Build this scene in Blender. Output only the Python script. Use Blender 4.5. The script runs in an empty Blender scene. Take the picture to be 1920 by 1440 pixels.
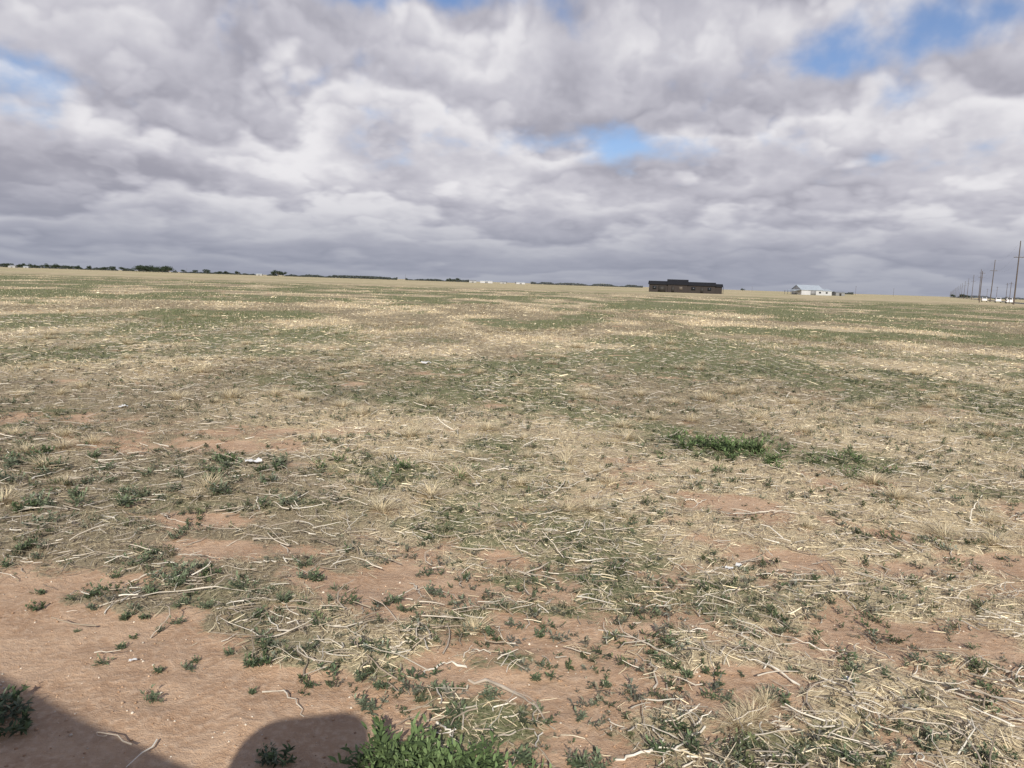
import bpy, math, numpy as np
from mathutils import Vector, Matrix
R=np.random.RandomState(7)
sc=bpy.context.scene
sc.view_settings.view_transform='Standard'
sc.view_settings.look='None'
sc.view_settings.exposure=0
CH=1.65
# ------------------------------------------------------------ helpers
def hsh(xi,yi,s):
    h=(xi*374761393+yi*668265263+s*974711)&0xffffffff
    h=((h^(h>>13))*1274126177)&0xffffffff
    h=((h^(h>>16))*2246822519)&0xffffffff
    return ((h^(h>>15))&0xffffff)/float(0xffffff)
def vn(x,y,s):
    xf=np.floor(x);yf=np.floor(y);xi=xf.astype(np.int64);yi=yf.astype(np.int64)
    fx=x-xf;fy=y-yf;fx=fx*fx*(3-2*fx);fy=fy*fy*(3-2*fy)
    a=hsh(xi,yi,s);b=hsh(xi+1,yi,s);c=hsh(xi,yi+1,s);d=hsh(xi+1,yi+1,s)
    return (a*(1-fx)+b*fx)*(1-fy)+(c*(1-fx)+d*fx)*fy
def fbm(x,y,size,s,o=4):
    t=0;a=.5;w=0;x=x/size;y=y/size
    for i in range(o):
        t=t+a*vn(x+i*17.3,y-i*9.1,s+i);w+=a;a*=.5
        x,y=(x*1.6-y*1.2),(x*1.2+y*1.6)
    return t/w
def ss(a,b,x):
    t=np.clip((x-a)/(b-a),0,1);return t*t*(3-2*t)
def mesh(name,V,F,C=None,mat=None,smooth=False):
    me=bpy.data.meshes.new(name)
    V=np.asarray(V,dtype=np.float32).reshape(-1,3);F=np.asarray(F,dtype=np.int32)
    k=F.shape[1];n=len(F)
    me.vertices.add(len(V));me.vertices.foreach_set('co',V.ravel())
    me.loops.add(n*k);me.loops.foreach_set('vertex_index',F.ravel())
    me.polygons.add(n);me.polygons.foreach_set('loop_start',np.arange(0,n*k,k,dtype=np.int32))
    try: me.polygons.foreach_set('loop_total',np.full(n,k,dtype=np.int32))
    except Exception: pass
    if smooth: me.polygons.foreach_set('use_smooth',np.ones(n,dtype=bool))
    me.update(calc_edges=True)
    if C is not None:
        at=me.attributes.new('tint','FLOAT_COLOR','POINT')
        c=np.ones((len(V),4),dtype=np.float32);c[:,:3]=C
        at.data.foreach_set('color',c.ravel())
    if mat: me.materials.append(mat)
    return me
def obj(name,me,loc=(0,0,0),rot=0,parent=None,label=None,cat=None,group=None,kind=None,scale=1):
    o=bpy.data.objects.new(name,me);sc.collection.objects.link(o)
    o.location=loc;o.rotation_euler=(0,0,rot);o.scale=(scale,)*3 if not isinstance(scale,tuple) else scale
    if parent: o.parent=parent
    if label:o['label']=label
    if cat:o['category']=cat
    if group:o['group']=group
    if kind:o['kind']=kind
    return o
def ribbons(P,W,S,C):
    N,K=P.shape[:2]
    L=P-S[:,None,:]*W[:,:,None]*.5;Rr=P+S[:,None,:]*W[:,:,None]*.5
    V=np.stack([L,Rr],2).reshape(-1,3)
    b=np.arange(N)[:,None]*(2*K)+np.arange(K-1)[None]*2
    F=np.stack([b,b+1,b+3,b+2],2).reshape(-1,4)
    return V,F,np.repeat(C,2*K,axis=0)
def tubes(P,Rd,C,sides=4):
    N,K=P.shape[:2]
    T=np.gradient(P,axis=1);T/=np.linalg.norm(T,axis=2,keepdims=True)+1e-9
    ref=np.where(np.abs(T[...,2:3])>.85,np.array([1.,0,0]),np.array([0,0,1.]))
    A=np.cross(T,ref);A/=np.linalg.norm(A,axis=2,keepdims=True)+1e-9
    B=np.cross(T,A)
    an=np.arange(sides)*2*np.pi/sides
    V=P[:,:,None,:]+Rd[:,:,None,None]*(A[:,:,None,:]*np.cos(an)[None,None,:,None]+B[:,:,None,:]*np.sin(an)[None,None,:,None])
    V=V.reshape(-1,3)
    base=np.arange(N)[:,None,None]*(K*sides)+np.arange(K-1)[None,:,None]*sides
    j=np.arange(sides)[None,None,:];j2=(j+1)%sides
    F=np.stack([base+j,base+j2,base+sides+j2,base+sides+j],3).reshape(-1,4)
    return V,F,np.repeat(C,K*sides,axis=0)
def join(parts):
    Vs=[];Fs=[];Cs=[];o=0
    for V,F,C in parts:
        Vs.append(V);Fs.append(F+o);Cs.append(C);o+=len(V)
    return np.concatenate(Vs),np.concatenate(Fs),np.concatenate(Cs)
class NT:
    def __init__(s,nt): s.t=nt
    def n(s,ty,ins=None,**p):
        nd=s.t.nodes.new(ty)
        for k,v in p.items(): setattr(nd,k,v)
        for k,v in (ins or {}).items():
            sk=nd.inputs[k]
            if isinstance(v,bpy.types.NodeSocket): s.t.links.new(v,sk)
            else: sk.default_value=v
        return nd
    def m(s,op,a,b=0.0,c=0.0,clamp=False):
        return s.n('ShaderNodeMath',{0:a,1:b,2:c},operation=op,use_clamp=clamp).outputs[0]
    def mix(s,f,a,b,mode='MIX'):
        nd=s.n('ShaderNodeMix',data_type='RGBA',blend_type=mode)
        for i,v in ((0,f),(6,a),(7,b)):
            if isinstance(v,bpy.types.NodeSocket): s.t.links.new(v,nd.inputs[i])
            else: nd.inputs[i].default_value=v if i==0 else (*v[:3],1)
        return nd.outputs[2]
    def noise(s,vec,scale,detail=4,rough=.5,dist=0.0,dim='3D'):
        return s.n('ShaderNodeTexNoise',{'Vector':vec,'Scale':scale,'Detail':detail,'Roughness':rough,'Distortion':dist},noise_dimensions=dim).outputs[0]
    def mr(s,v,a,b,c=0.0,d=1.0,it='SMOOTHSTEP'):
        return s.n('ShaderNodeMapRange',{0:v,1:a,2:b,3:c,4:d},interpolation_type=it).outputs[0]
def newmat(name):
    m=bpy.data.materials.new(name);m.use_nodes=True;m.node_tree.nodes.clear();return m,NT(m.node_tree)
def simple(name,col,rough=.7,var=.25,scale=3.0,metal=0,spec=.3):
    m,t=newmat(name)
    g=t.n('ShaderNodeTexCoord').outputs['Object']
    n=t.noise(g,scale,6,.6)
    f=t.mr(n,.3,.7,1-var,1+var,'LINEAR')
    c=t.mix(1.0,col,(1,1,1),'MULTIPLY')
    vm=t.n('ShaderNodeVectorMath',{0:c},operation='SCALE');t.t.links.new(f,vm.inputs['Scale'])
    b=t.n('ShaderNodeBsdfPrincipled',{'Base Color':vm.outputs[0],'Roughness':rough,'Metallic':metal,'Specular IOR Level':spec})
    o=t.n('ShaderNodeOutputMaterial',{0:b.outputs[0]});return m
def tinted(name,rough=.65,transl=0.0):
    m,t=newmat(name)
    a=t.n('ShaderNodeAttribute',attribute_name='tint').outputs['Color']
    b=t.n('ShaderNodeBsdfPrincipled',{'Base Color':a,'Roughness':rough,'Specular IOR Level':.2}).outputs[0]
    if transl>0:
        tr=t.n('ShaderNodeBsdfTranslucent',{'Color':a}).outputs[0]
        b=t.n('ShaderNodeMixShader',{0:transl,1:b,2:tr}).outputs[0]
    t.n('ShaderNodeOutputMaterial',{0:b});return m

# ------------------------------------------------------------ ground fields
BARE=[(-.3,4.7,.3,.35),(-.94,4.1,.5,.22),(-2.4,3.9,.6,.22),(.17,3.4,.4,.2),(.63,2.93,.4,.22),(0,2.97,.35,.1),(1.83,3.47,.65,.25),
(2.96,4.6,.7,.35),(1.13,3.13,.25,.15),(1.86,5.9,.5,.3),(1.36,4.95,.3,.25),(3.07,6.5,.5,.4),(-3.4,7.3,1.3,.4),(-1.78,6.4,.4,.3),
(0,7.1,.4,.25),(-1.5,4.5,.5,.15),(1.96,4.6,.4,.2),(2.9,5.2,.6,.15),(2.5,3.2,.4,.2),(-2.1,5.0,.4,.2),(-5.2,8.4,1.2,.4)]
WEED=[(-3.8,6.0,1.3,.7),(-1.35,3.75,.35,.5),(2.3,7.9,.6,.45),(3.1,7.4,.5,.4),(-1,6.4,.5,.3),(-.24,2.95,.35,.12),(1.35,2.65,.5,.2),
(-2.6,4.6,.4,.25),(-.6,5.0,.6,.4),(2.4,4.0,.6,.3),(1.0,3.9,.8,.3),(-2.9,5.0,.5,.3),(-1.9,5.4,.7,.3),(0.2,3.9,.5,.3),(4.2,9.5,1.0,.5),(-3.1,5.2,.5,.4)]
def blobs(x,y,L):
    t=0
    for a,b,c,d in L: t=t+np.exp(-(((x-a)/c)**2+((y-b)/d)**2))
    return t
def bare_corner(x,y):
    n=(fbm(x,y,.5,71,3)-.5)*.6
    return ss(-.1,.2,(2.76-.37*x)-y+n)*ss(-.25,-.55,x+n*.4)
def cover(x,y):
    r=np.hypot(x,y)
    c=.77+.22*ss(3,8,r)+(fbm(x,y,.30,3,4)-.5)*1.7+(fbm(x,y,1.3,9,3)-.5)*.6
    c=c-.75*np.minimum(blobs(x,y,BARE),1.1)*(.35+1.0*fbm(x,y,.18,13,2))+.2*np.minimum(blobs(x,y,WEED),1)
    return np.clip(c-1.2*bare_corner(x,y),0,1)
def green(x,y):
    r=np.hypot(x,y)
    g=(fbm(x,y*.55,3.2,21,4)-.5)*2.2+(fbm(x,y*.5,11,33,3)-.5)*1.0+(fbm(x,y*.6,.9,34,3)-.5)*.9+.43
    g=g+.4*np.minimum(blobs(x,y,WEED),1)
    gf=(fbm(x,y*.45,30,37,4)-.5)*1.4+(fbm(x,y*.5,5,39,4)-.5)*3.4+(fbm(x,y*.5,1.5,43,3)-.5)*1.4+.53
    k=ss(12,35,r);g=g*(1-k)+gf*k
    g=g-.12*ss(13,6,r)+.05*ss(11,20,r)
    return np.clip(g,0,1)*ss(300,110,y)
def bright(x,y):
    return .76+.54*ss(.40,.62,fbm(x,y*.5,2.2,101,4))
def hgt(x,y):
    r=np.hypot(x,y);k=ss(120,40,r)
    return k*((fbm(x,y,1.6,51,3)-.5)*.08+(fbm(x,y,.22,57,3)-.5)*.028*ss(30,8,r)+(cover(x,y)-.5)*.018)

# ------------------------------------------------------------ ground
rs=[.02,.1,.2,.3]
while rs[-1]<45: rs.append(rs[-1]*1.0085)
while rs[-1]<14000: rs.append(rs[-1]*1.03)
rs=np.array(rs)
an=np.concatenate([np.arange(-50,50,.33),np.arange(50,310,4)])*np.pi/180
RR,AA=np.meshgrid(rs,an,indexing='ij')
X=(RR*np.sin(AA));Y=(RR*np.cos(AA))
Z=hgt(X,Y)+ (fbm(X,Y,.07,61,2)-.5)*.011*ss(9,4,RR)*(.4+1.2*fbm(X,Y,.5,63,2))
V=np.stack([X,Y,Z],2).reshape(-1,3)
nr,na=RR.shape
i=np.arange(nr-1)[:,None];j=np.arange(na)[None];j2=(j+1)%na
F=np.stack([i*na+j,i*na+j2,(i+1)*na+j2,(i+1)*na+j],2).reshape(-1,4)
xf=X.ravel();yf=Y.ravel()
C=np.stack([cover(xf,yf),green(xf,yf),ss(110,300,yf+xf*.05+70*(fbm(xf,yf,60,77,3)-.5))],1)
gm,t=newmat('field_soil')
geo=t.n('ShaderNodeNewGeometry').outputs['Position']
att=t.n('ShaderNodeAttribute',attribute_name='tint').outputs['Color']
brs=t.n('ShaderNodeAttribute',attribute_name='straw_light').outputs['Fac']
sp=t.n('ShaderNodeSeparateColor',{0:att});cov,grn,far=sp.outputs[0],sp.outputs[1],sp.outputs[2]
flat=t.n('ShaderNodeVectorMath',{0:geo,1:(1,1,0)},operation='MULTIPLY').outputs[0]
n1=t.noise(flat,1.6,6,.6);n2=t.noise(flat,28,6,.65);n3=t.noise(flat,160,3,.6);n8=t.noise(flat,5.5,5,.6)
dirt=t.mix(t.mr(n1,.35,.65),(.46,.302,.195),(.555,.388,.262))
dirt=t.mix(t.mr(n8,.42,.66,0,.8),dirt,(.41,.262,.166))
dirt=t.mix(t.mr(n2,.42,.70,0,.8),dirt,(.61,.45,.32))
dirt=t.mix(t.m('MULTIPLY',t.mr(n3,.58,.72),.5),dirt,(.33,.205,.135))
n4=t.noise(flat,60,5,.7,.6);n5=t.noise(flat,3.5,5,.7)
lit=t.mix(t.mr(n4,.36,.62),(.19,.145,.095),(.53,.44,.29))  # dark soil brown paints the shadow gaps between straws into the litter
lit=t.mix(t.mr(n5,.35,.65,0,.6),lit,(.48,.40,.265))
vm=t.n('ShaderNodeVectorMath',{0:lit},operation='SCALE');t.t.links.new(brs,vm.inputs['Scale']);lit=vm.outputs[0]
grc=t.mix(t.mr(n4,.38,.62),(.105,.115,.056),(.29,.285,.16))
c1=t.mix(t.mr(t.m('ADD',grn,t.m('MULTIPLY',t.m('SUBTRACT',n5,.5),.9)),.36,.72),lit,grc)
edge=t.m('ADD',cov,t.m('MULTIPLY',t.m('SUBTRACT',n2,.5),1.0))
c2=t.mix(t.mr(edge,.38,.75),dirt,c1)
mps=t.n('ShaderNodeMapping',{'Vector':flat,'Scale':(.012,.03,1)}).outputs[0]
n6=t.noise(mps,1.0,7,.62);n7=t.noise(flat,.35,7,.72)
fc=t.mix(t.mr(n7,.4,.6),(.41,.33,.205),(.59,.495,.325))
fc=t.mix(t.mr(n6,.48,.60,0,.75),fc,(.29,.29,.14))
c3=t.mix(far,c2,fc)
bh=t.m('ADD',t.m('MULTIPLY',n3,.35),t.m('ADD',n2,t.m('MULTIPLY',n4,.3)))
bp=t.n('ShaderNodeBump',{'Height':bh,'Strength':.65,'Distance':.024}).outputs[0]
b=t.n('ShaderNodeBsdfPrincipled',{'Base Color':c3,'Roughness':.95,'Specular IOR Level':.1,'Normal':bp})
t.n('ShaderNodeOutputMaterial',{0:b.outputs[0]})
gme=mesh('ground',V,F,C,gm,True)
at=gme.attributes.new('straw_light','FLOAT','POINT');at.data.foreach_set('value',bright(xf,yf).astype(np.float32))
obj('ground',gme,kind='structure',label='dry reddish farm field with patchy weeds and straw',cat='ground')

# ------------------------------------------------------------ scatter
def wedge(n,y0,y1,p,half=.78,rr=R):
    u=rr.rand(n);q=2-p
    if abs(q)<1e-6: y=y0*(y1/y0)**u
    else: y=(y0**q+u*(y1**q-y0**q))**(1/q)
    return (rr.rand(n)*2-1)*(half*y+.4),y
def rnd(n,a,b): return a+(b-a)*R.rand(n)
def pick(cols,n):
    cols=np.array(cols);c=cols[R.randint(0,len(cols),n)]
    return c*(rnd(n,.7,1.2)[:,None])
STRAW=[(.64,.54,.36),(.56,.465,.30),(.73,.64,.45),(.43,.35,.235),(.60,.52,.38),(.35,.28,.19)]
PALE=[(.60,.54,.45),(.52,.46,.38),(.41,.35,.285),(.68,.63,.54),(.29,.235,.18),(.35,.29,.22)]
GREEN=[(.115,.14,.06),(.15,.175,.08),(.22,.235,.12),(.135,.155,.07)]
WD=[(.095,.13,.062),(.11,.14,.078),(.135,.165,.098),(.08,.11,.052),(.145,.17,.112)]
M_straw=tinted('dry_straw',.6);M_leaf=tinted('weed_leaf',.6,.25);M_grass=tinted('grass_blade',.65,.2);M_stalk=tinted('dead_stalk',.75)
def lying(x,y,Lr,wr,cols,K=4,lift=.012,bend=.12,jit=.02):
    n=len(x);a=rnd(n,0,2*np.pi);L=rnd(n,*Lr)*(.5+.9*R.rand(n)**2);w=rnd(n,*wr)
    tt=np.linspace(-.5,.5,K)[None]
    cur=R.randn(n)[:,None]*bend*L[:,None]
    lx=tt*L[:,None];ly=cur*(tt*tt*2)+R.randn(n,K)*jit*L[:,None]
    px=x[:,None]+lx*np.cos(a)[:,None]-ly*np.sin(a)[:,None]
    py=y[:,None]+lx*np.sin(a)[:,None]+ly*np.cos(a)[:,None]
    tilt=np.abs(R.randn(n))[:,None]*.15*L[:,None]
    pz=hgt(px,py)+rnd(n,.1,1)[:,None]*lift+(tt+.5)*tilt+w[:,None]*.4
    return np.stack([px,py,pz],2),w,a,pick(cols,n)
x,y=wedge(165000,2.1,14,1.5)
k=(cover(x,y)+R.randn(len(x))*.17>.53)&(R.rand(len(x))<1.0-.4*green(x,y))&(R.rand(len(x))<.6+.4*ss(2.5,7,y));x=x[k];y=y[k]
P,w,a,c=lying(x,y,(.02,.10),(.0010,.0030),STRAW,3,.022,.12)
w=w*(1+.08*y);c=c*bright(x,y)[:,None]
S=np.stack([-np.sin(a),np.cos(a),R.randn(len(a))*.5],1)
pa=[ribbons(P,w[:,None]*np.array([1,1,.6])[None],S,c)]
x,y=wedge(65000,12,60,1.9)
k=(R.rand(len(x))<.15+.8*(1-green(x,y)));x=x[k];y=y[k]
P,w,a,c=lying(x,y,(.06,.18),(.004,.007),STRAW,3,.05)
w=np.maximum(w,y*.00045);c=c*bright(x,y)[:,None]
S=np.stack([-np.sin(a),np.cos(a),R.randn(len(a))*.8],1)
pa.append(ribbons(P,w[:,None]*np.array([1,1,.6])[None],S,c))
V,F,C=join(pa);obj('straw_litter',mesh('straw_litter',V,F,C,M_straw),kind='stuff',label='dry straw litter scattered over the field',cat='straw')
x,y=wedge(27000,2.2,26,1.25)
k=(cover(x,y)+R.randn(len(x))*.22>.52);x=x[k];y=y[k]
P,w,a,c=lying(x,y,(.03,.22),(.0013,.0042),PALE,5,.035,.2,.03)
w=w*(1+.05*y)
V,F,C=tubes(P,w[:,None]*np.linspace(1,.5,5)[None],c,4)
obj('dead_stalk_litter',mesh('dead_stalk_litter',V,F,C,M_stalk),kind='stuff',label='bleached dead crop stalks lying on the soil',cat='stalks')
def blades(x,y,h,w,cols,lean=.5,K=3):
    n=len(x);a=rnd(n,0,2*np.pi);tt=np.linspace(0,1,K)[None]
    ln=np.abs(R.randn(n))*lean
    d=(ln*h)[:,None]*tt**1.6
    px=x[:,None]+np.cos(a)[:,None]*d;py=y[:,None]+np.sin(a)[:,None]*d
    pz=hgt(x,y)[:,None]-.003+h[:,None]*tt*(1-.25*np.minimum(ln,1.5)[:,None]*tt)
    b=rnd(n,0,np.pi);S=np.stack([np.cos(b),np.sin(b),0*b],1)
    c=pick(cols,n)
    if cols is STRAW: c=c*bright(x,y)[:,None]
    return ribbons(np.stack([px,py,pz],2),w[:,None]*np.linspace(1,.25,K)[None],S,c)
x,y=wedge(140000,3.4,26,1.65)
gg=green(x,y);cc=cover(x,y);clump=fbm(x,y,.3,91,2)
k=(cc>.52)&(clump+R.randn(len(x))*.08>.45);x=x[k];y=y[k];gg=gg[k]
dry=(R.rand(len(x))>ss(.3,.68,gg)*.85*ss(3.5,8,y))
pa=[]
for sel,cols in ((dry,STRAW),(~dry,GREEN)):
    xx=x[sel];yy=y[sel]
    pa.append(blades(xx,yy,rnd(len(xx),.02,.06)*(1+.03*yy),np.maximum(.0016,yy*.00035),cols,1.0))
x,y=wedge(120000,22,170,2.0)
gg=green(x,y);clump=fbm(x,y*.4,1.6,92,2);k=(clump+R.randn(len(x))*.1>.44);x=x[k];y=y[k];gg=gg[k]
dry=(R.rand(len(x))>ss(.3,.68,gg)*.86)
for sel,cols in ((dry,STRAW),(~dry,GREEN)):
    xx=x[sel];yy=y[sel]
    pa.append(blades(xx,yy,rnd(len(xx),.04,.12),np.maximum(.006,yy*.0006),cols,.9))
V,F,C=join(pa);obj('field_grass',mesh('field_grass',V,F,C,M_grass),kind='stuff',label='short mixed green and dry field grass',cat='grass')
# weed rosettes
def rosette(ns,nl,rad,K,rr,h=.6,ll=.034,wf=.25):
    P=[];W=[];S=[];C=[]
    base=np.array(WD)[rr.randint(len(WD))]
    for s in range(ns):
        az=rr.rand()*2*np.pi;L=rad*(.25+.75*rr.rand());up=h*(.3+1.1*rr.rand())
        for q in range(nl):
            tq=.25+.75*(q+rr.rand())/nl
            p0=np.array([math.cos(az)*L*tq,math.sin(az)*L*tq,rad*.8*up*tq+.004])
            a2=az+rr.randn()*1.3;el=.1+.8*rr.rand()+.5*(tq>.85)
            l=ll*(.6+.7*rr.rand());d=np.array([math.cos(a2)*math.cos(el),math.sin(a2)*math.cos(el),math.sin(el)])
            tt=np.linspace(0,1,K)[:,None];dr=np.array([0,0,-1.0])*(tt**2)*l*.3
            P.append(p0+d*tt*l+dr);W.append(l*wf*(np.array([.35,1,.75,.05]) if K==4 else np.array([.5,1,.1])))
            sd=np.cross(d,[0,0,1]);sd/=np.linalg.norm(sd)+1e-6;sd=sd+np.array([0,0,rr.randn()*.3]);S.append(sd)
            C.append(base*(.6+.6*rr.rand())*(1+.6*(tq>.8)))
    return np.array(P),np.array(W),np.array(S),np.array(C)
TPL=[rosette(5,8,.048,3,R,.8,.022,.32) for _ in range(10)]
x,y=wedge(30000,2.3,17,1.0)
wz=fbm(x,y,.5,44,4)+.09*np.minimum(blobs(x,y,WEED),1)+(cover(x,y)-.7)*.10
k=(wz+R.randn(len(x))*.10>.50)&(bare_corner(x,y)<.75);x=x[k];y=y[k]
x=x[:10500];y=y[:10500]
PP=[];WW=[];SS_=[];CC=[]
tid=R.randint(0,10,len(x));hz=hgt(x,y)
for q in range(len(x)):
    P,W,S,C=TPL[tid[q]];a=R.rand()*6.28;s=(.3+.85*R.rand()**2)*(1+.02*y[q]);ca,sa=math.cos(a),math.sin(a)
    M=np.array([[ca,sa,0],[-sa,ca,0],[0,0,1]])
    PP.append((P@M)*s+np.array([x[q],y[q],hz[q]]));WW.append(W*s);SS_.append(S@M);CC.append(C*(.75+.6*R.rand())*np.array([1+.3*R.rand(),1,1+.25*R.rand()]))
V,F,C=ribbons(np.concatenate(PP),np.concatenate(WW),np.concatenate(SS_),np.concatenate(CC))
obj('weed_ground_cover',mesh('weed_ground_cover',V,F,C,M_leaf),kind='stuff',label='low grey-green weeds covering the soil',cat='weeds')
WM=[]
for q in range(8):
    WM.append(mesh('weed_plant',*ribbons(*rosette(9+q%4,12,.075+.012*(q%3),4,R,.75,.032,.30)),M_leaf))
GD=WD;WD=[(.10,.145,.058),(.115,.16,.068),(.095,.13,.056)]
WG=[mesh('weed_plant',*ribbons(*rosette(15,11,.11,4,R,.75,.03,.28)),M_leaf) for _ in range(3)]
WD=GD
pos=[]
def addw(cx,cy,rx,ry,n,s0,s1,g=False):
    for _ in range(n):
        pos.append((cx+R.randn()*rx,cy+R.randn()*ry,s0+(s1-s0)*R.rand(),g))
addw(-.20,2.37,.15,.04,15,.8,1.3,True);addw(-.38,2.40,.06,.03,4,1.1,1.5,True);addw(.0,2.44,.15,.05,6,.6,.9);addw(-.80,2.44,.04,.03,3,.5,.8)
addw(-1.76,2.62,.06,.06,4,.8,1.2);addw(-.26,2.85,.2,.12,12,.3,.8);addw(-1.2,3.5,.35,.28,18,.3,.9);addw(-1.5,4.1,.45,.3,14,.4,1.0)
addw(-2.4,3.75,.5,.15,12,.4,.8);addw(-1.75,3.4,.3,.12,8,.3,.7);addw(-1.1,3.12,.3,.12,8,.3,.7)
addw(-2.6,4.4,.45,.25,12,.6,1.1);addw(-.75,3.55,.3,.2,8,.3,.8);addw(-3.6,6.1,1.0,.5,34,.8,1.5);addw(-2.1,6.0,.7,.4,10,.6,1.2);addw(-3.2,5.1,.6,.4,12,.7,1.3)
addw(2.2,7.8,.22,.3,22,1.0,1.6,True);addw(2.95,7.4,.45,.3,22,.6,1.1,True);addw(1.9,7.5,.4,.3,6,.5,.9,True);addw(-1.0,6.4,.45,.25,8,.6,1.1,True);addw(1.3,2.7,.5,.15,16,.3,.7);addw(.3,3.1,.6,.2,12,.3,.6);addw(1.4,3.3,.5,.2,10,.3,.6)
for (px,py,s,g) in pos[:298]:
    z=float(hgt(np.array([px]),np.array([py]))[0])
    obj('weed_plant',WG[R.randint(3)] if g else WM[R.randint(8)],(px,py,z-.004),R.rand()*6.28,label='low mid-green weed growing among dry straw' if g else 'leafy dark green weed growing in reddish soil',cat='weed',group='weeds growing in the field',scale=s)
def tuft(n,rad,h,cols,rr):
    a=rr.rand(n)*6.28;K=4;tt=np.linspace(0,1,K)[None];out=rr.rand(n)**.7*rad*1.6;b=rr.rand(n)*rad*.35;hh=h*(.4+.7*rr.rand(n))
    rr_=b[:,None]+out[:,None]*tt**1.3
    a2=a[:,None]+rr.randn(n)[:,None]*.35*tt
    P=np.stack([rr_*np.cos(a2),rr_*np.sin(a2),hh[:,None]*tt*(1-.35*tt*(out/rad/1.6)[:,None])],2)
    return ribbons(P,(.0014+.001*rr.rand(n))[:,None]*np.array([1,1,.8,.3])[None],np.stack([-np.sin(a),np.cos(a),rr.randn(n)*.3],1),pick(cols,n))
TM=[mesh('dry_grass_tuft',*tuft(230,.09,.075,[STRAW[0],STRAW[1],STRAW[2],STRAW[4]],R),M_grass) for _ in range(5)]
tl=[(-.14,3.47,1.0),(.97,2.78,1.0),(.1,6.25,1.3),(.62,5.55,1.5),(.45,5.5,1.2),(2.9,11.2,2.2),(.85,6.3,1.2),(-.35,7.1,1.5),(.55,7.2,1.7),(-2.3,5.5,1.1),(3.6,5.6,1.2),(1.2,3.9,.8),
(-3.7,10,2.2),(-3.2,10.3,2.0),(-2.8,10.1,1.8),(-4.3,9.8,1.8),(1.8,9.5,1.5),(.9,2.72,.8),(1.06,2.9,.8)]
for _ in range(230):
    xx,yy=wedge(1,5,30,1.4,.7);tl.append((xx[0],yy[0],(.6+.9*R.rand())*(1+.03*yy[0])))
for (px,py,s) in tl:
    z=float(hgt(np.array([px]),np.array([py]))[0])
    obj('dry_grass_tuft',TM[R.randint(5)],(px,py,z-.005),R.rand()*6.28,label='pale dry bunch of grass in the field',cat='grass tuft',group='dry grass tufts in the field',scale=s)
def stalk(pts,r,col=(.56,.49,.39)):
    P=np.array(pts,float);m=13;ti=np.linspace(0,len(P)-1,m)
    P=np.stack([np.interp(ti,np.arange(len(P)),P[:,q]) for q in range(3)],1)
    P[1:-1]+=R.randn(m-2,3)*np.array([.006,.006,.003])
    P[:,2]+=hgt(P[:,0],P[:,1])+r
    c=np.array([col]);V,F,C=tubes(P[None],(np.linspace(r,r*.4,m)*(1+.25*R.randn(m)))[None],c,7)
    return V,F,C*(.75+.4*np.repeat(R.rand(m),7))[:,None]
SK=[([(-.14,2.98,.01),(-.03,2.95,.02),(.08,2.84,.02),(.15,2.74,.015),(.2,2.66,.0)],.007),
              ([(-.95,2.86,.0),(-.86,2.83,.02),(-.78,2.76,.02),(-.74,2.7,.0)],.0035),
              ([(.45,3.5,.0),(.6,3.38,.03),(.72,3.25,.02),(.8,3.2,.0)],.004),
              ([(2.35,3.1,.0),(2.1,3.32,.01),(1.9,3.4,.0)],.004),
              ([(.4,2.5,.0),(.55,2.53,.02),(.75,2.52,.0)],.006),
              ([(-2.0,3.6,.0),(-1.75,3.72,.02),(-1.5,3.8,.03),(-1.2,3.78,.0)],.004),
              ([(3.4,5.5,.0),(3.42,5.5,.12),(3.47,5.5,.22)],.006),
              ([(-.5,3.2,.0),(-.42,3.25,.015),(-.3,3.33,.0)],.006),
              ([(-1.6,3.3,.0),(-1.55,3.4,.07),(-1.58,3.45,.1)],.004)]
for q in range(100):
    xx,yy=wedge(1,2.6,7,1.0,.66);xx=xx[0];yy=yy[0];a=R.rand()*6.28;ln=.10+.26*R.rand();bb=R.randn()*.5
    if bare_corner(np.array([xx]),np.array([yy]))[0]>.5: continue
    p=[(xx,yy,0)]
    for e in range(3): 
        a+=bb*.5+R.randn()*.2;xx+=math.cos(a)*ln/3;yy+=math.sin(a)*ln/3;p.append((xx,yy,.03*R.rand()*(e<2)))
    SK.append((p,.0025+.003*R.rand()))
for pts,r in SK:
    obj('dead_stalk',mesh('dead_stalk',*stalk(pts,r,PALE[R.randint(4)]),M_stalk,True),label='bent bleached dead crop stalk on the soil',cat='stalk',group='dead crop stalks')
x,y=wedge(16000,2.2,9,1.2);k=cover(x,y)<.6;x=x[k];y=y[k];n=len(x)
oc=np.array([(1,0,0),(0,1,0),(-1,0,0),(0,-1,0),(0,0,.7),(0,0,-.7)],float)
of=np.array([(0,1,4),(1,2,4),(2,3,4),(3,0,4),(1,0,5),(2,1,5),(3,2,5),(0,3,5)])
s=.0015+.007*R.rand(n)**4
V=(oc[None]*(1+.5*(R.rand(n,6,3)-.5)))*s[:,None,None]+np.stack([x,y,hgt(x,y)+s*.3],1)[:,None]
F=(of[None]+np.arange(n)[:,None,None]*6).reshape(-1,3)
C=np.repeat(pick([(.47,.31,.20),(.54,.38,.26),(.39,.25,.16),(.65,.57,.47)],n),6,axis=0)
obj('soil_clods',mesh('soil_clods',V.reshape(-1,3),F,C,tinted('clod',.95)),kind='stuff',label='small clods and grit on bare reddish soil',cat='soil clods')
M_paper=simple('paper',(.75,.74,.72),.7,.08,30)
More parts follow.
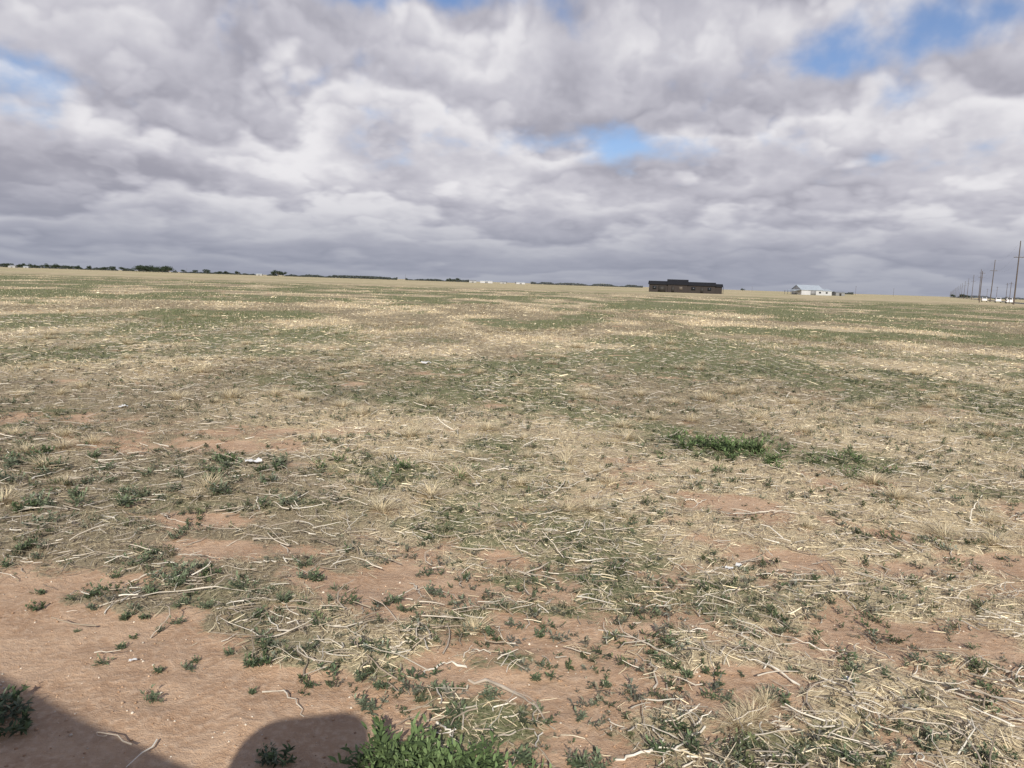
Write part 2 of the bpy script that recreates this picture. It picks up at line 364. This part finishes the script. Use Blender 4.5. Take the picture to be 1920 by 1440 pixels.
for px,py,s,rz in [(-2.23,6.55,.14,.3),(-4.67,9.1,.12,1),(1.32,4.4,.06,.2),(1.40,4.46,.05,1.2),(-1.56,3.06,.03,.7),(-1.7,15,.2,.5),(1.45,3.05,.04,.4)]:
    g=7;uu,vv=np.meshgrid(np.linspace(-.5,.5,g),np.linspace(-.35,.35,g),indexing='ij')
    zz=np.abs(fbm(uu+px*7,vv+py*3,.25,5,2)-.5)*.7+.05
    xx=(uu+.12*(fbm(uu,vv,.2,int(abs(px)*9),2)-.5))*s;yy=vv*s
    V=np.stack([xx,yy,zz*s],2).reshape(-1,3);ii=np.arange(g-1)[:,None];jj=np.arange(g-1)[None]
    F=np.stack([ii*g+jj,ii*g+jj+1,(ii+1)*g+jj+1,(ii+1)*g+jj],2).reshape(-1,4)
    z=float(hgt(np.array([px]),np.array([py]))[0])
    obj('paper_scrap',mesh('paper_scrap',V,F,None,M_paper),(px,py,z+.012),rz,label='crumpled white scrap of paper on the ground',cat='litter',group='paper scraps on the field')

# ------------------------------------------------------------ boxes / buildings
def boxes(L):
    Vs=[];Fs=[]
    f=np.array([(0,3,2,1),(4,5,6,7),(0,1,5,4),(1,2,6,5),(2,3,7,6),(3,0,4,7)])
    for q,(a,b,c,d,e,g) in enumerate(L):
        Vs.append([(a,c,e),(b,c,e),(b,d,e),(a,d,e),(a,c,g),(b,c,g),(b,d,g),(a,d,g)]);Fs.append(f+8*q)
    return np.array(Vs,float).reshape(-1,3),np.concatenate(Fs)
def empty(name,loc,rot,label,cat,group=None):
    o=bpy.data.objects.new(name,None);sc.collection.objects.link(o);o.location=loc;o.rotation_euler=(0,0,rot);o.empty_display_size=.5
    o['label']=label;o['category']=cat
    if group:o['group']=group
    return o
def gable(root,x0,x1,y0,y1,eave,ridge,wm,rm,ov=.5):
    ym=(y0+y1)/2
    V=[(x0,y0,0),(x1,y0,0),(x1,y1,0),(x0,y1,0),(x0,y0,eave),(x1,y0,eave),(x1,y1,eave),(x0,y1,eave),(x0,ym,ridge-.03),(x1,ym,ridge-.03)]
    me=bpy.data.meshes.new('wall');me.from_pydata(V,[],[(0,1,5,4),(2,3,7,6),(3,0,4,8,7),(1,2,6,9,5)]);me.materials.append(wm);me.update()
    obj('wall',me,parent=root)
    sl=(ridge-eave)/(ym-y0);ze=eave-sl*ov;a=x0-ov;b=x1+ov;c=y0-ov;d=y1+ov;th=.18
    V=[(a,c,ze),(b,c,ze),(b,ym,ridge),(a,ym,ridge),(b,d,ze),(a,d,ze)]
    V=V+[(p,q,r+th) for p,q,r in V]
    F=[(0,3,2,1),(3,5,4,2),(6,7,8,9),(9,8,10,11),(0,1,7,6),(4,5,11,10),(0,6,9,3),(3,9,11,5),(1,2,8,7),(2,4,10,8)]
    me=bpy.data.meshes.new('roof');me.from_pydata(V,[],F);me.materials.append(rm);me.update()
    obj('roof',me,parent=root)
def panel(root,name,a,b,yy,z0,z1,mat,th=.06):
    obj(name,mesh(name,*boxes([(a,b,yy-th,yy+th*.3,z0,z1)]),None,mat),parent=root)
def metal(name,col,rough=.5,rib=.45):
    m,t=newmat(name)
    g=t.n('ShaderNodeTexCoord').outputs['Object'];s=t.n('ShaderNodeSeparateXYZ',{0:g})
    w=t.m('FRACT',t.m('DIVIDE',t.m('ADD',s.outputs[0],s.outputs[1]),rib))
    r=t.mr(w,.88,.93,1.0,.93);n=t.mr(t.noise(g,.6,5,.6),.3,.7,.92,1.08,'LINEAR')
    vm=t.n('ShaderNodeVectorMath',{0:(*col,)},operation='SCALE');t.t.links.new(t.m('MULTIPLY',r,n),vm.inputs['Scale'])
    b=t.n('ShaderNodeBsdfPrincipled',{'Base Color':vm.outputs[0],'Roughness':rough,'Specular IOR Level':.2});t.n('ShaderNodeOutputMaterial',{0:b.outputs[0]});return m
M_brown=metal('brown_metal_siding',(.040,.033,.031),.8);M_blackroof=metal('black_metal_roof',(.014,.014,.017),.8)
M_white=metal('white_metal_siding',(.45,.45,.46),.6);M_blueroof=metal('pale_metal_roof',(.34,.38,.43),.5);M_grey=metal('grey_metal_siding',(.22,.22,.23),.6)
M_farwall=metal('weathered_pale_siding',(.34,.34,.34),.7);M_farroof=metal('weathered_grey_roof',(.22,.23,.25),.7)
M_glass=simple('dark_window_glass',(.015,.017,.022),.3,.1,1,0,.4);M_tan=simple('tan_trim',(.12,.10,.085),.7)
M_darkdoor=simple('dark_door',(.030,.026,.024),.6)
def P_(u,Y): return ((u-966)/1455*Y,Y,0)
h=empty('farm_house',P_(1285,280),-.20,'long low dark brown metal house with black roof','house')
gable(h,-12.8,-6.2,-4.5,4.5,2.75,3.8,M_brown,M_blackroof,.35)
gable(h,-6.2,.6,-4.9,4.9,2.85,4.5,M_brown,M_blackroof,.35)
gable(h,.6,10.2,-4.4,4.5,2.7,3.75,M_brown,M_blackroof,.35)
gable(h,10.2,12.6,-3.6,3.2,2.5,3.3,M_brown,M_blackroof,.35)
panel(h,'door',-4.9,-3.9,-4.91,0,2.2,M_darkdoor);panel(h,'window',-2.2,-1.1,-4.91,1.0,2.1,M_tan);panel(h,'window',-11.5,-10.2,-4.51,1.0,2.1,M_glass)
panel(h,'garage_door',-9.6,-7,-4.51,0,2.3,M_darkdoor);panel(h,'window',2.0,3.4,-4.41,1.0,2.1,M_glass);panel(h,'door',5.2,6.2,-4.41,0,2.15,M_darkdoor);panel(h,'window',7.6,8.8,-4.41,1.0,2.1,M_glass)
obj('porch_post',mesh('porch_post',*boxes([(12.9,13.05,-4,-3.85,0,2.4)]),None,M_darkdoor),parent=h)
h=empty('white_barn',P_(1516,480),.15,'white metal barn with pale blue roof and open lean-to','barn')
gable(h,-8,6,-6,6,3.1,5.8,M_white,M_blueroof,.5)
gable(h,6,12.5,-5,5,2.7,3.8,M_white,M_blueroof,.3)
panel(h,'barn_door',-2,1.5,-6.01,0,2.6,M_grey);panel(h,'window',3.5,4.8,-6.01,1.1,2.1,M_glass);panel(h,'window',8.5,9.8,-5.01,1.1,2.1,M_glass)
me=bpy.data.meshes.new('lean_to_roof')
me.from_pydata([(-13,-6,2.2),(-8.55,-6,3.0),(-8.55,6,3.0),(-13,6,2.2),(-13,-6,2.35),(-8.55,-6,3.15),(-8.55,6,3.15),(-13,6,2.35)],[],[(0,3,2,1),(4,5,6,7),(0,1,5,4),(1,2,6,5),(2,3,7,6),(3,0,4,7)]);me.materials.append(M_blueroof)
obj('lean_to_roof',me,parent=h)
for q in range(4): obj('post',mesh('post',*boxes([(-12.8,-12.6,-5.8+q*3.8,-5.6+q*3.8,0,2.24)]),None,M_grey),parent=h)
def shed(u,Y,w,d,e,r,wm,rm,rot,lab,name='farm_shed'):
    h=empty(name,P_(u,Y),rot,lab,'shed',None);gable(h,-w/2,w/2,-d/2,d/2,e,r,wm,rm,.3)
    panel(h,'door',-w*.1,w*.12,-d/2-.01,0,e*.8,M_grey if wm!=M_grey else M_darkdoor);return h
shed(1572,500,6,5,2.0,2.5,M_grey,M_farroof,.1,'small pale shed beside the barn')
for u,Y,w,e,r,rot in [(886,1000,9,2.4,3.2,.1),(912,1010,16,2.6,3.4,0),(944,1030,8,2.0,2.6,-.1),(975,1050,12,2.2,3.0,.2),
    (486,1200,9,2.4,3.2,.2),(24,1150,10,2.6,3.8,.1),(50,1160,7,2.2,3,.2),(628,1350,8,2.2,3,0),(1130,1600,8,5,7,.0)]:
    shed(u,Y,w,8,e,r,M_white if w>11 else M_farwall,M_farroof if R.rand()<.6 else M_blueroof,rot,'distant pale farm building on the flat horizon','farm_building')

# ------------------------------------------------------------ trees
M_far=tinted('tree_foliage',.8,.1);M_bark=simple('bark',(.10,.075,.055),.9,.3,2)
def treeparts(rr,h,wd):
    th=h*.35
    ps=[(0,0,-.1),(.05*h*rr.randn()*.3,0,th*.5),(0,0,th),(0,0,h*.75)]
    pr=[tubes(np.array([ps],float),np.array([[.05,.04,.03,.01]])*h*.7,np.array([[.1,.08,.06]]),6)]
    cl=[]
    for q in range(7):
        a=rr.rand()*6.28;rr1=wd*(.2+.35*rr.rand());z=h*(.4+.5*rr.rand());cl.append((math.cos(a)*rr1,math.sin(a)*rr1,z,wd*(.16+.16*rr.rand())))
        pth=np.array([[(0,0,th*.8),(math.cos(a)*rr1*.5,math.sin(a)*rr1*.5,(th+z)/2),(math.cos(a)*rr1,math.sin(a)*rr1,z)]])
        pr.append(tubes(np.concatenate([pth,pth[:,-1:]+.01],1),np.array([[.018,.012,.006,.004]])*h,np.array([[.1,.08,.06]]),5))
    tv=join(pr)
    n=900;ci=rr.randint(0,7,n);c=np.array(cl)[ci];d=rr.randn(n,3);d/=np.linalg.norm(d,axis=1,keepdims=True)
    p=c[:,:3]+d*(c[:,3]*(.5+.6*rr.rand(n)))[:,None]*np.array([1.1,1.1,.85])
    ax=rr.randn(n,3);ax/=np.linalg.norm(ax,axis=1,keepdims=True);s=rr.randn(n,3);s=np.cross(s,ax);s/=np.linalg.norm(s,axis=1,keepdims=True)
    l=.22+.2*rr.rand(n);P=np.stack([p-ax*l[:,None],p,p+ax*l[:,None]],1)
    col=np.array([(.035,.05,.030)])*(.6+.9*rr.rand(n))[:,None]
    return tv,ribbons(P,l[:,None]*np.array([.5,1.1,.4])[None],s,col)
TR=[]
for q in range(4):
    tv,cv=treeparts(R,6.5,6.5+q);TR.append((mesh('trunk',*tv,M_bark,True),mesh('crown',*cv,M_far)))
def tree(u,Y,s,name='tree'):
    x,y,z=P_(u,Y);o=empty(name,(x,y,0),R.rand()*6.28,'dark leafy tree standing at the edge of the field','tree','trees along the horizon')
    q=R.randint(4);o.scale=(s*(1+.4*R.rand()),s*(1+.4*R.rand()),s)
    obj('trunk',TR[q][0],parent=o);obj('crown',TR[q][1],parent=o)
tree(522,900,1.15);tree(530,905,.9);tree(514,905,.8);tree(446,1000,.8)
for u in [12,20,32,48,58,70,88,98,112,130,150,168,190,210,228]: tree(u+R.randn()*3,1150+R.randn()*60,.7+.35*R.rand())
for u in range(256,322,6): tree(u+R.randn(),950+R.randn()*20,.9+.3*R.rand())
for u in [345,365,388,410,425,842,852,860,1788,1800,1806,1815,1392]: tree(u,1200+R.randn()*60,.6+.3*R.rand())
def treeline(u0,u1,Y,h0,name,gap=.35,seed=3,col=(.055,.066,.062)):  # col is greyed and blued: distance haze painted into the foliage tint
    n=int((u1-u0)*26);u=rnd(n,u0,u1);prof=fbm(u,u*0,16,seed,4);hh=h0*np.clip((prof-gap)*2.2,0,1)
    k=hh>.3;u=u[k];hh=hh[k];n=len(u);yy=Y+R.randn(n)*12;xx=(u-966)/1455*yy;z=hh*R.rand(n)**.8
    p=np.stack([xx,yy,z],1);ax=R.randn(n,3);ax/=np.linalg.norm(ax,axis=1,keepdims=True);s=np.cross(R.randn(n,3),ax);s/=np.linalg.norm(s,axis=1,keepdims=True)
    l=rnd(n,.5,1.1);P=np.stack([p-ax*l[:,None],p,p+ax*l[:,None]],1)
    obj(name,mesh(name,*ribbons(P,l[:,None]*np.array([.5,1.2,.4])[None],s,np.array([col])*(rnd(n,.6,1.5)[:,None])),M_far),kind='stuff',label='far-off dark line of trees on the horizon',cat='trees')
treeline(-60,330,1450,6.0,'distant_woods',.25,3);treeline(325,560,1350,4.0,'distant_woods',.3,5);treeline(545,745,1300,4.6,'distant_woods',.12,7)
treeline(760,880,1300,4.0,'distant_woods',.25,9);treeline(995,1205,1450,4.4,'distant_woods',.08,11,(.075,.085,.085));treeline(1560,1600,1400,3.5,'distant_woods',.2,13);treeline(1765,1960,2200,7,'distant_woods',.3,15,(.08,.09,.095))  # paler bluish tints paint thicker haze on these stretches

# ------------------------------------------------------------ poles, wires, road
M_wood=simple('weathered_pole_wood',(.10,.080,.068),.9,.2,1.5);M_ins=simple('insulator',(.3,.3,.32),.4)
K=9;zz=np.linspace(0,18,K);Pp=np.stack([0*zz,0*zz,zz],1)[None];polem=mesh('pole_shaft',*tubes(Pp,np.linspace(.22,.12,K)[None],np.array([[1,1,1.]]),10)[:2],None,M_wood,True)
arm=mesh('crossarm',*boxes([(-1.25,1.25,-.22,-.13,13.3,13.44)]),None,M_wood)
ins=mesh('insulator',*tubes(np.array([[(0,0,0),(0,0,.12),(0,0,.24),(0,0,.34)]]),np.array([[.05,.11,.07,.04]]),np.array([[1,1,1.]]),8)[:2],None,M_ins,True)
dirx=.5526;az=math.atan(dirx)
for q in range(22):
    Yq=222+114*q;Xq=20.1+dirx*Yq
    o=empty('utility_pole',(Xq,Yq,0),-az+R.randn()*.02,'tall weathered wooden utility pole beside the road','utility pole','utility poles along the road')
    o.rotation_euler[1]=R.randn()*.006
    obj('pole_shaft',polem,parent=o)
    if q<8: obj('crossarm',arm,parent=o)
    if q<3:
        for a,zz_ in ((-1.15,13.44),(-.5,13.44),(.5,13.44),(1.15,13.44)): obj('insulator',ins,(a,-.17,zz_),parent=o)
M_wire=simple('wire',(.04,.04,.045),.5)
for off,zh in ((-1.15,13.7),(1.15,13.7),(0,17.95)):
    pts=[]
    for q in range(-1,12):
        for tq in np.arange(0,1,.1):
            Yq=222+114*(q+tq);pts.append((20.1+dirx*Yq+off*math.cos(az),Yq-off*math.sin(az),zh-2.2*4*tq*(1-tq)))
    P=np.array([pts]);obj('power_line',mesh('power_line',*tubes(P,np.full(P.shape[:2],.009),np.array([[1,1,1.]]),4)[:2],None,M_wire),label='thin sagging power line strung between wooden poles',cat='power line',group='power lines along the road')
K=5;zz=np.linspace(0,10,K);sp_=mesh('pole_shaft',*tubes(np.stack([0*zz,0*zz,zz],1)[None],np.linspace(.14,.10,K)[None],np.array([[1,1,1.]]),8)[:2],None,M_wood,True)
arm2=mesh('crossarm',*boxes([(-.8,.8,-.22,-.11,9.3,9.4)]),None,M_wood)
for u,Y,s in [(1837,260,1.05),(1893,250,.7),(1604,800,.95),(1675,800,.85),(1886,420,1.0),(1868,560,1.0),(1850,700,1.0),(350,1000,.6),(386,1000,.6),(1410,1300,.9),(760,1100,.8)]:
    x,y,z=P_(u,Y);o=empty('utility_pole',(x,y,0),-az,'short dark wooden utility pole beside the field','utility pole','short utility poles');o.scale=(s,s,s)
    obj('pole_shaft',sp_,parent=o);obj('crossarm',arm2,parent=o)
dv=np.array([math.sin(az),math.cos(az)]);nv=np.array([math.cos(az),-math.sin(az)])
M_road=simple('worn_asphalt',(.09,.088,.085),.9,.15,.3);M_line=simple('road_paint',(.6,.6,.56),.8)
c0=np.array([20.1+dirx*222,222.])+nv*9
def strip(o0,o1,s0,s1,z): 
    p=[c0+nv*o0+dv*s0,c0+nv*o1+dv*s0,c0+nv*o1+dv*s1,c0+nv*o0+dv*s1];return [(a[0],a[1],z) for a in p]
obj('road',mesh('road',strip(-4,4,-300,4000,.03),[(0,1,2,3)],None,M_road),kind='structure',label='flat grey asphalt rural road',cat='road')
L=[];Fq=[]
for a,b in ((-3.6,-3.45),(3.45,3.6)): Fq.append([len(L)+i for i in range(4)]);L+=strip(a,b,-300,4000,.036)
for s in range(-300,1500,12): Fq.append([len(L)+i for i in range(4)]);L+=strip(-.07,.07,s,s+4,.036)
obj('road_markings',mesh('road_markings',L,Fq,None,M_line),kind='structure',label='painted edge and centre lines on the road',cat='road markings')

# ------------------------------------------------------------ pickup trucks and the van behind the photographer
M_tyre=simple('tyre_rubber',(.02,.02,.02),.9);M_rim=simple('alloy_rim',(.45,.45,.47),.35,.05,1,.8);M_lamp=simple('lamp_lens',(.6,.6,.6),.15);M_red=simple('tail_lens',(.35,.02,.02),.2);M_blk=simple('black_plastic',(.02,.02,.02),.6)
def bev(o,w,seg=3):
    b=o.modifiers.new('bevel','BEVEL');b.width=w;b.segments=seg;b.limit_method='ANGLE'
def pickup(loc,rot,paint,label,van=False):
    root=empty('passenger_van' if van else 'pickup_truck',loc,rot,label,'van' if van else 'pickup truck')
    def arch(cx): return [(cx+.52*math.cos(a),.42+.52*math.sin(a)) for a in np.linspace(-.1,math.pi+.1,11)]
    pr=[(-2.85,.45),(-2.85,1.28),(-.95,1.28),(1.05,1.26),(1.6,1.22),(2.55,1.12),(2.8,1.0),(2.85,.45)]+arch(1.85)+arch(-1.75)
    n=len(pr);V=[(a,-.97,b) for a,b in pr]+[(a,.97,b) for a,b in pr]
    me=bpy.data.meshes.new('body');me.from_pydata(V,[],[tuple(range(n)),tuple(range(2*n-1,n-1,-1))]+[(i,i+n,(i+1)%n+n,(i+1)%n) for i in range(n)]);me.materials.append(paint)
    o=obj('body',me,parent=root);bev(o,.04)
    xb,xr,xf_,zt=(-2.83,-2.6,-.74,2.15) if van else (-1.6,-1.35,-.12,1.9)
    V=[(xb,-.92,1.265),(1.05,-.92,1.265),(1.05,.92,1.265),(xb,.92,1.265),(xr,-.77,zt),(xf_,-.77,zt),(xf_,.77,zt),(xr,.77,zt)]
    Fb=[(0,3,2,1),(4,5,6,7),(0,1,5,4),(1,2,6,5),(2,3,7,6),(3,0,4,7)]
    me=bpy.data.meshes.new('cab');me.from_pydata(V,[],Fb);me.materials.append(paint);o=obj('cab',me,parent=root);bev(o,.07,4)
    def quad(name,f,mat,inset=.12,off=.012):
        p=[Vector(V[i]) for i in f];c=sum(p,Vector())/4;nn=(p[1]-p[0]).cross(p[2]-p[1]).normalized()
        q=[c+(a-c)*(1-inset*1.4)+nn*off for a in p];q+=[a-nn*.03 for a in q]
        me=bpy.data.meshes.new(name);me.from_pydata(q,[],[(0,1,2,3),(7,6,5,4),(0,4,5,1),(1,5,6,2),(2,6,7,3),(3,7,4,0)]);me.materials.append(mat);obj(name,me,parent=root)
    quad('windshield',Fb[3],M_glass,.08);quad('side_window',Fb[2],M_glass);quad('side_window',Fb[4],M_glass);quad('rear_window',Fb[5],M_glass)
    for sx in (1.85,-1.75):
        for sy in (-.86,.86):
            an=np.linspace(0,2*np.pi,25)[:-1];sgn=1 if sy>0 else -1
            prof=[(.24,-.13),(.36,-.13),(.40,-.09),(.40,.09),(.36,.13),(.24,.13)]
            VV=np.array([[(r*math.cos(a),w,r*math.sin(a)) for r,w in prof] for a in an]).reshape(-1,3);m_=6
            FF=[((i*m_+j),(i*m_+(j+1)%m_),(((i+1)%24)*m_+(j+1)%m_),(((i+1)%24)*m_+j)) for i in range(24) for j in range(m_)]
            w=obj('wheel',None,(sx,sy,.40),parent=root)
            obj('tyre',mesh('tyre',VV,FF,None,M_tyre,True),parent=w)
            me=bpy.data.meshes.new('rim');vv=[];ff=[]
            for k5 in range(5):
                a=k5*2*math.pi/5
                for (r,tw) in ((.04,.06),(.25,.04)):
                    for s_ in (-1,1):
                        for yy in (-.04,.06): vv.append((r*math.cos(a)-s_*tw*math.sin(a),yy*sgn,r*math.sin(a)+s_*tw*math.cos(a)))
                b0=k5*8;ff+=[(b0,b0+1,b0+3,b0+2),(b0+4,b0+6,b0+7,b0+5),(b0,b0+4,b0+5,b0+1),(b0+2,b0+3,b0+7,b0+6),(b0,b0+2,b0+6,b0+4),(b0+1,b0+5,b0+7,b0+3)]
            me.from_pydata(vv,[],ff);me.materials.append(M_rim);obj('rim',me,parent=w)
    for s in (-1,1):
        obj('headlight',mesh('headlight',*boxes([(2.78,2.87,s*.75-.14,s*.75+.14,.82,.98)]),None,M_lamp),parent=root)
        obj('tail_light',mesh('tail_light',*boxes([(-2.88,-2.83,s*.86-.08,s*.86+.08,.85,1.15)]),None,M_red),parent=root)
        y0,y1=(1.02,1.28) if s>0 else (-1.28,-1.02)
        o=obj('side_mirror',mesh('side_mirror',*boxes([(.57,1.03,y0,y1,1.18,1.525)]),None,M_blk),parent=root);bev(o,.125,6)
        obj('mirror_arm',mesh('mirror_arm',*boxes([(.76,.86,min(s*.9,s*1.05),max(s*.9,s*1.05),1.28,1.34)]),None,M_blk),parent=root)
    obj('bumper',mesh('bumper',*boxes([(2.83,2.98,-.93,.93,.45,.68)]),None,M_rim),parent=root)
    obj('grille',mesh('grille',*boxes([(2.80,2.865,-.55,.55,.74,1.0)]),None,M_blk),parent=root)
    return root
M_pw=simple('white_paint',(.75,.75,.75),.3,.03,1);M_pg=simple('grey_paint',(.2,.21,.22),.3,.03,1)
th=math.radians(15)
lx,ly=1.05,.95
px=-.40-(lx*math.cos(th)-ly*math.sin(th));py=-.08-(lx*math.sin(th)+ly*math.cos(th))
pickup((px,py,0),th,M_pg,'grey passenger van parked on bare soil beside field',True)
for u,Y,m,l in [(1846,330,M_pw,'white pickup truck on the rural road'),(1893,262,M_pw,'white pickup truck parked by the utility poles'),(1872,300,M_pw,'white pickup truck driving on the road')]:
    x,y,z=P_(u,Y);pickup((x,y,.04),math.pi/2-az,m,l)

# ------------------------------------------------------------ sun and sky
SE=math.radians(30);sa=0.0
sd=Vector((-math.sin(sa)*math.cos(SE),-math.cos(sa)*math.cos(SE),math.sin(SE)))
ld=bpy.data.lights.new('sun','SUN');ld.energy=5.0;ld.angle=math.radians(.5);ld.color=(1,.95,.85)
lo=bpy.data.objects.new('sun',ld);sc.collection.objects.link(lo);lo.rotation_euler=sd.to_track_quat('Z','Y').to_euler()
w=bpy.data.worlds.new('World');sc.world=w;w.use_nodes=True;w.node_tree.nodes.clear();t=NT(w.node_tree)
dirv=t.n('ShaderNodeTexCoord').outputs['Generated']
sky=t.n('ShaderNodeTexSky',sky_type='NISHITA',sun_disc=False,sun_elevation=SE,sun_rotation=math.pi+sa,air_density=1.0,dust_density=.3,ozone_density=2.0)
s=t.n('ShaderNodeSeparateXYZ',{0:dirv})
azr=t.m('ARCTAN2',s.outputs[0],s.outputs[1])
azn=t.m('MULTIPLY',azr,57.2958);eln=t.m('MULTIPLY',t.m('ARCSINE',s.outputs[2]),57.2958)
zc=t.m('MAXIMUM',s.outputs[2],0.0)
u_=t.m('MULTIPLY',azr,2.8);v_=t.m('MULTIPLY',t.m('LOGARITHM',t.m('ADD',zc,.07),math.e),1.15)
def P2(a,b): return t.n('ShaderNodeCombineXYZ',{0:t.m('ADD',u_,a),1:t.m('ADD',v_,b),2:0.0}).outputs[0]
def bilw(p,sc_,det): return t.m('MULTIPLY',t.m('ABSOLUTE',t.m('SUBTRACT',t.noise(p,sc_,det,.45,0,'2D'),.5)),2.0)
fb=t.noise(P2(3.7,1.3),1.5,5,.46,0,'2D')
big=t.noise(P2(9.1,4.4),.7,2,.5,0,'2D')
fine=t.noise(P2(1.1,7.7),4.5,4,.5,0,'2D')
b1=bilw(P2(5.5,2.2),4.0,3)
b2=bilw(P2(15.5,12.2),8.0,2)
def saw(vs,amp_n,noise_sock,bl,bamp,off,soft):
    ph=t.m('ADD',t.m('ADD',t.m('MULTIPLY',v_,vs),t.m('MULTIPLY',noise_sock,amp_n)),t.m('ADD',t.m('MULTIPLY',bl,bamp),off))
    f=t.m('FRACT',ph)
    return t.m('MULTIPLY',f,t.mr(f,1.0,soft))
s1=saw(1.6,2.4,fb,b1,-.50,.15,.66)
fb2=t.noise(P2(21.7,8.3),3.0,4,.48,0,'2D')
s2=saw(2.4,2.6,fb2,b2,-.40,.4,.6)
def gs(L):
    r=0.0
    for a,e,wa,we,k in L:
        q=t.m('ADD',t.m('POWER',t.m('DIVIDE',t.m('SUBTRACT',azn,a),wa),2.0),t.m('POWER',t.m('DIVIDE',t.m('SUBTRACT',eln,e),we),2.0))
        r=t.m('ADD',t.m('MULTIPLY',t.m('EXPONENT',t.m('MULTIPLY',q,-1.0)),k),r)
    return r
gap=gs([(-4.0,19.3,5,1.5,.42),(23,15.6,8,1.8,.28),(30,18.0,6,2.5,.24),(6.0,10.2,8,1.5,.25),(-33,11.3,4,2.6,.28),(-14,19.5,4,1.4,.36)])
brt=gs([(4,16,9,2.5,.2),(-8,12,10,3,.10),(7,6.5,8,1.6,.18),(-14,7,4,1.2,.16),(24,9.5,7,2.2,.12),(-33,17,10,2,-.20),(20,20,6,1.6,-.08),(15,8.8,9,.8,-.10),(-25,6,9,1.5,-.08)])
lowc=t.m('SUBTRACT',t.mr(eln,3.0,9.0,.2,0.0),t.mr(eln,24.0,45.0,0.0,.35))
D0=t.m('ADD',t.m('MULTIPLY',fb,.40),t.m('ADD',t.m('MULTIPLY',fine,.55),t.m('MULTIPLY',b1,.16)))
cv=t.mr(t.m('ADD',t.m('SUBTRACT',D0,gap),lowc),.12,.43,.06,1.0)
L=t.m('ADD',t.m('MULTIPLY',s1,.60),t.m('MULTIPLY',s2,.28))
L=t.m('ADD',L,t.m('MULTIPLY',t.m('SUBTRACT',fine,.5),.36))
L=t.m('ADD',L,t.m('MULTIPLY',t.m('SUBTRACT',big,.5),.75))
L=t.m('ADD',t.m('ADD',L,brt),.215,clamp=True)
cc=t.mix(t.mr(L,.05,.5),(.355,.35,.41),(.545,.535,.595))
cc=t.mix(t.mr(L,.38,.90),cc,(.83,.815,.84))
hz=t.mr(eln,.0,7.5,1.0,0.0)
cc=t.mix(t.m('MULTIPLY',hz,.76),cc,(.275,.30,.38))
skc=t.n('ShaderNodeVectorMath',{0:sky.outputs[0],1:(.088,.092,.108)},operation='MULTIPLY')
col=t.mix(cv,skc.outputs[0],cc)
bg=t.n('ShaderNodeBackground',{0:col,1:1.0});t.n('ShaderNodeOutputWorld',{0:bg.outputs[0]})

# ------------------------------------------------------------ camera
cd=bpy.data.cameras.new('camera');cd.sensor_width=36;cd.lens=1443/1920*36;cd.clip_end=30000;cd.clip_start=.05
co=bpy.data.objects.new('camera',cd);sc.collection.objects.link(co)
co.matrix_world=Matrix.Translation((0,0,CH))@Matrix.Rotation(math.radians(90-7.5),4,'X')@Matrix.Rotation(math.radians(1.85),4,'Z')
sc.camera=co
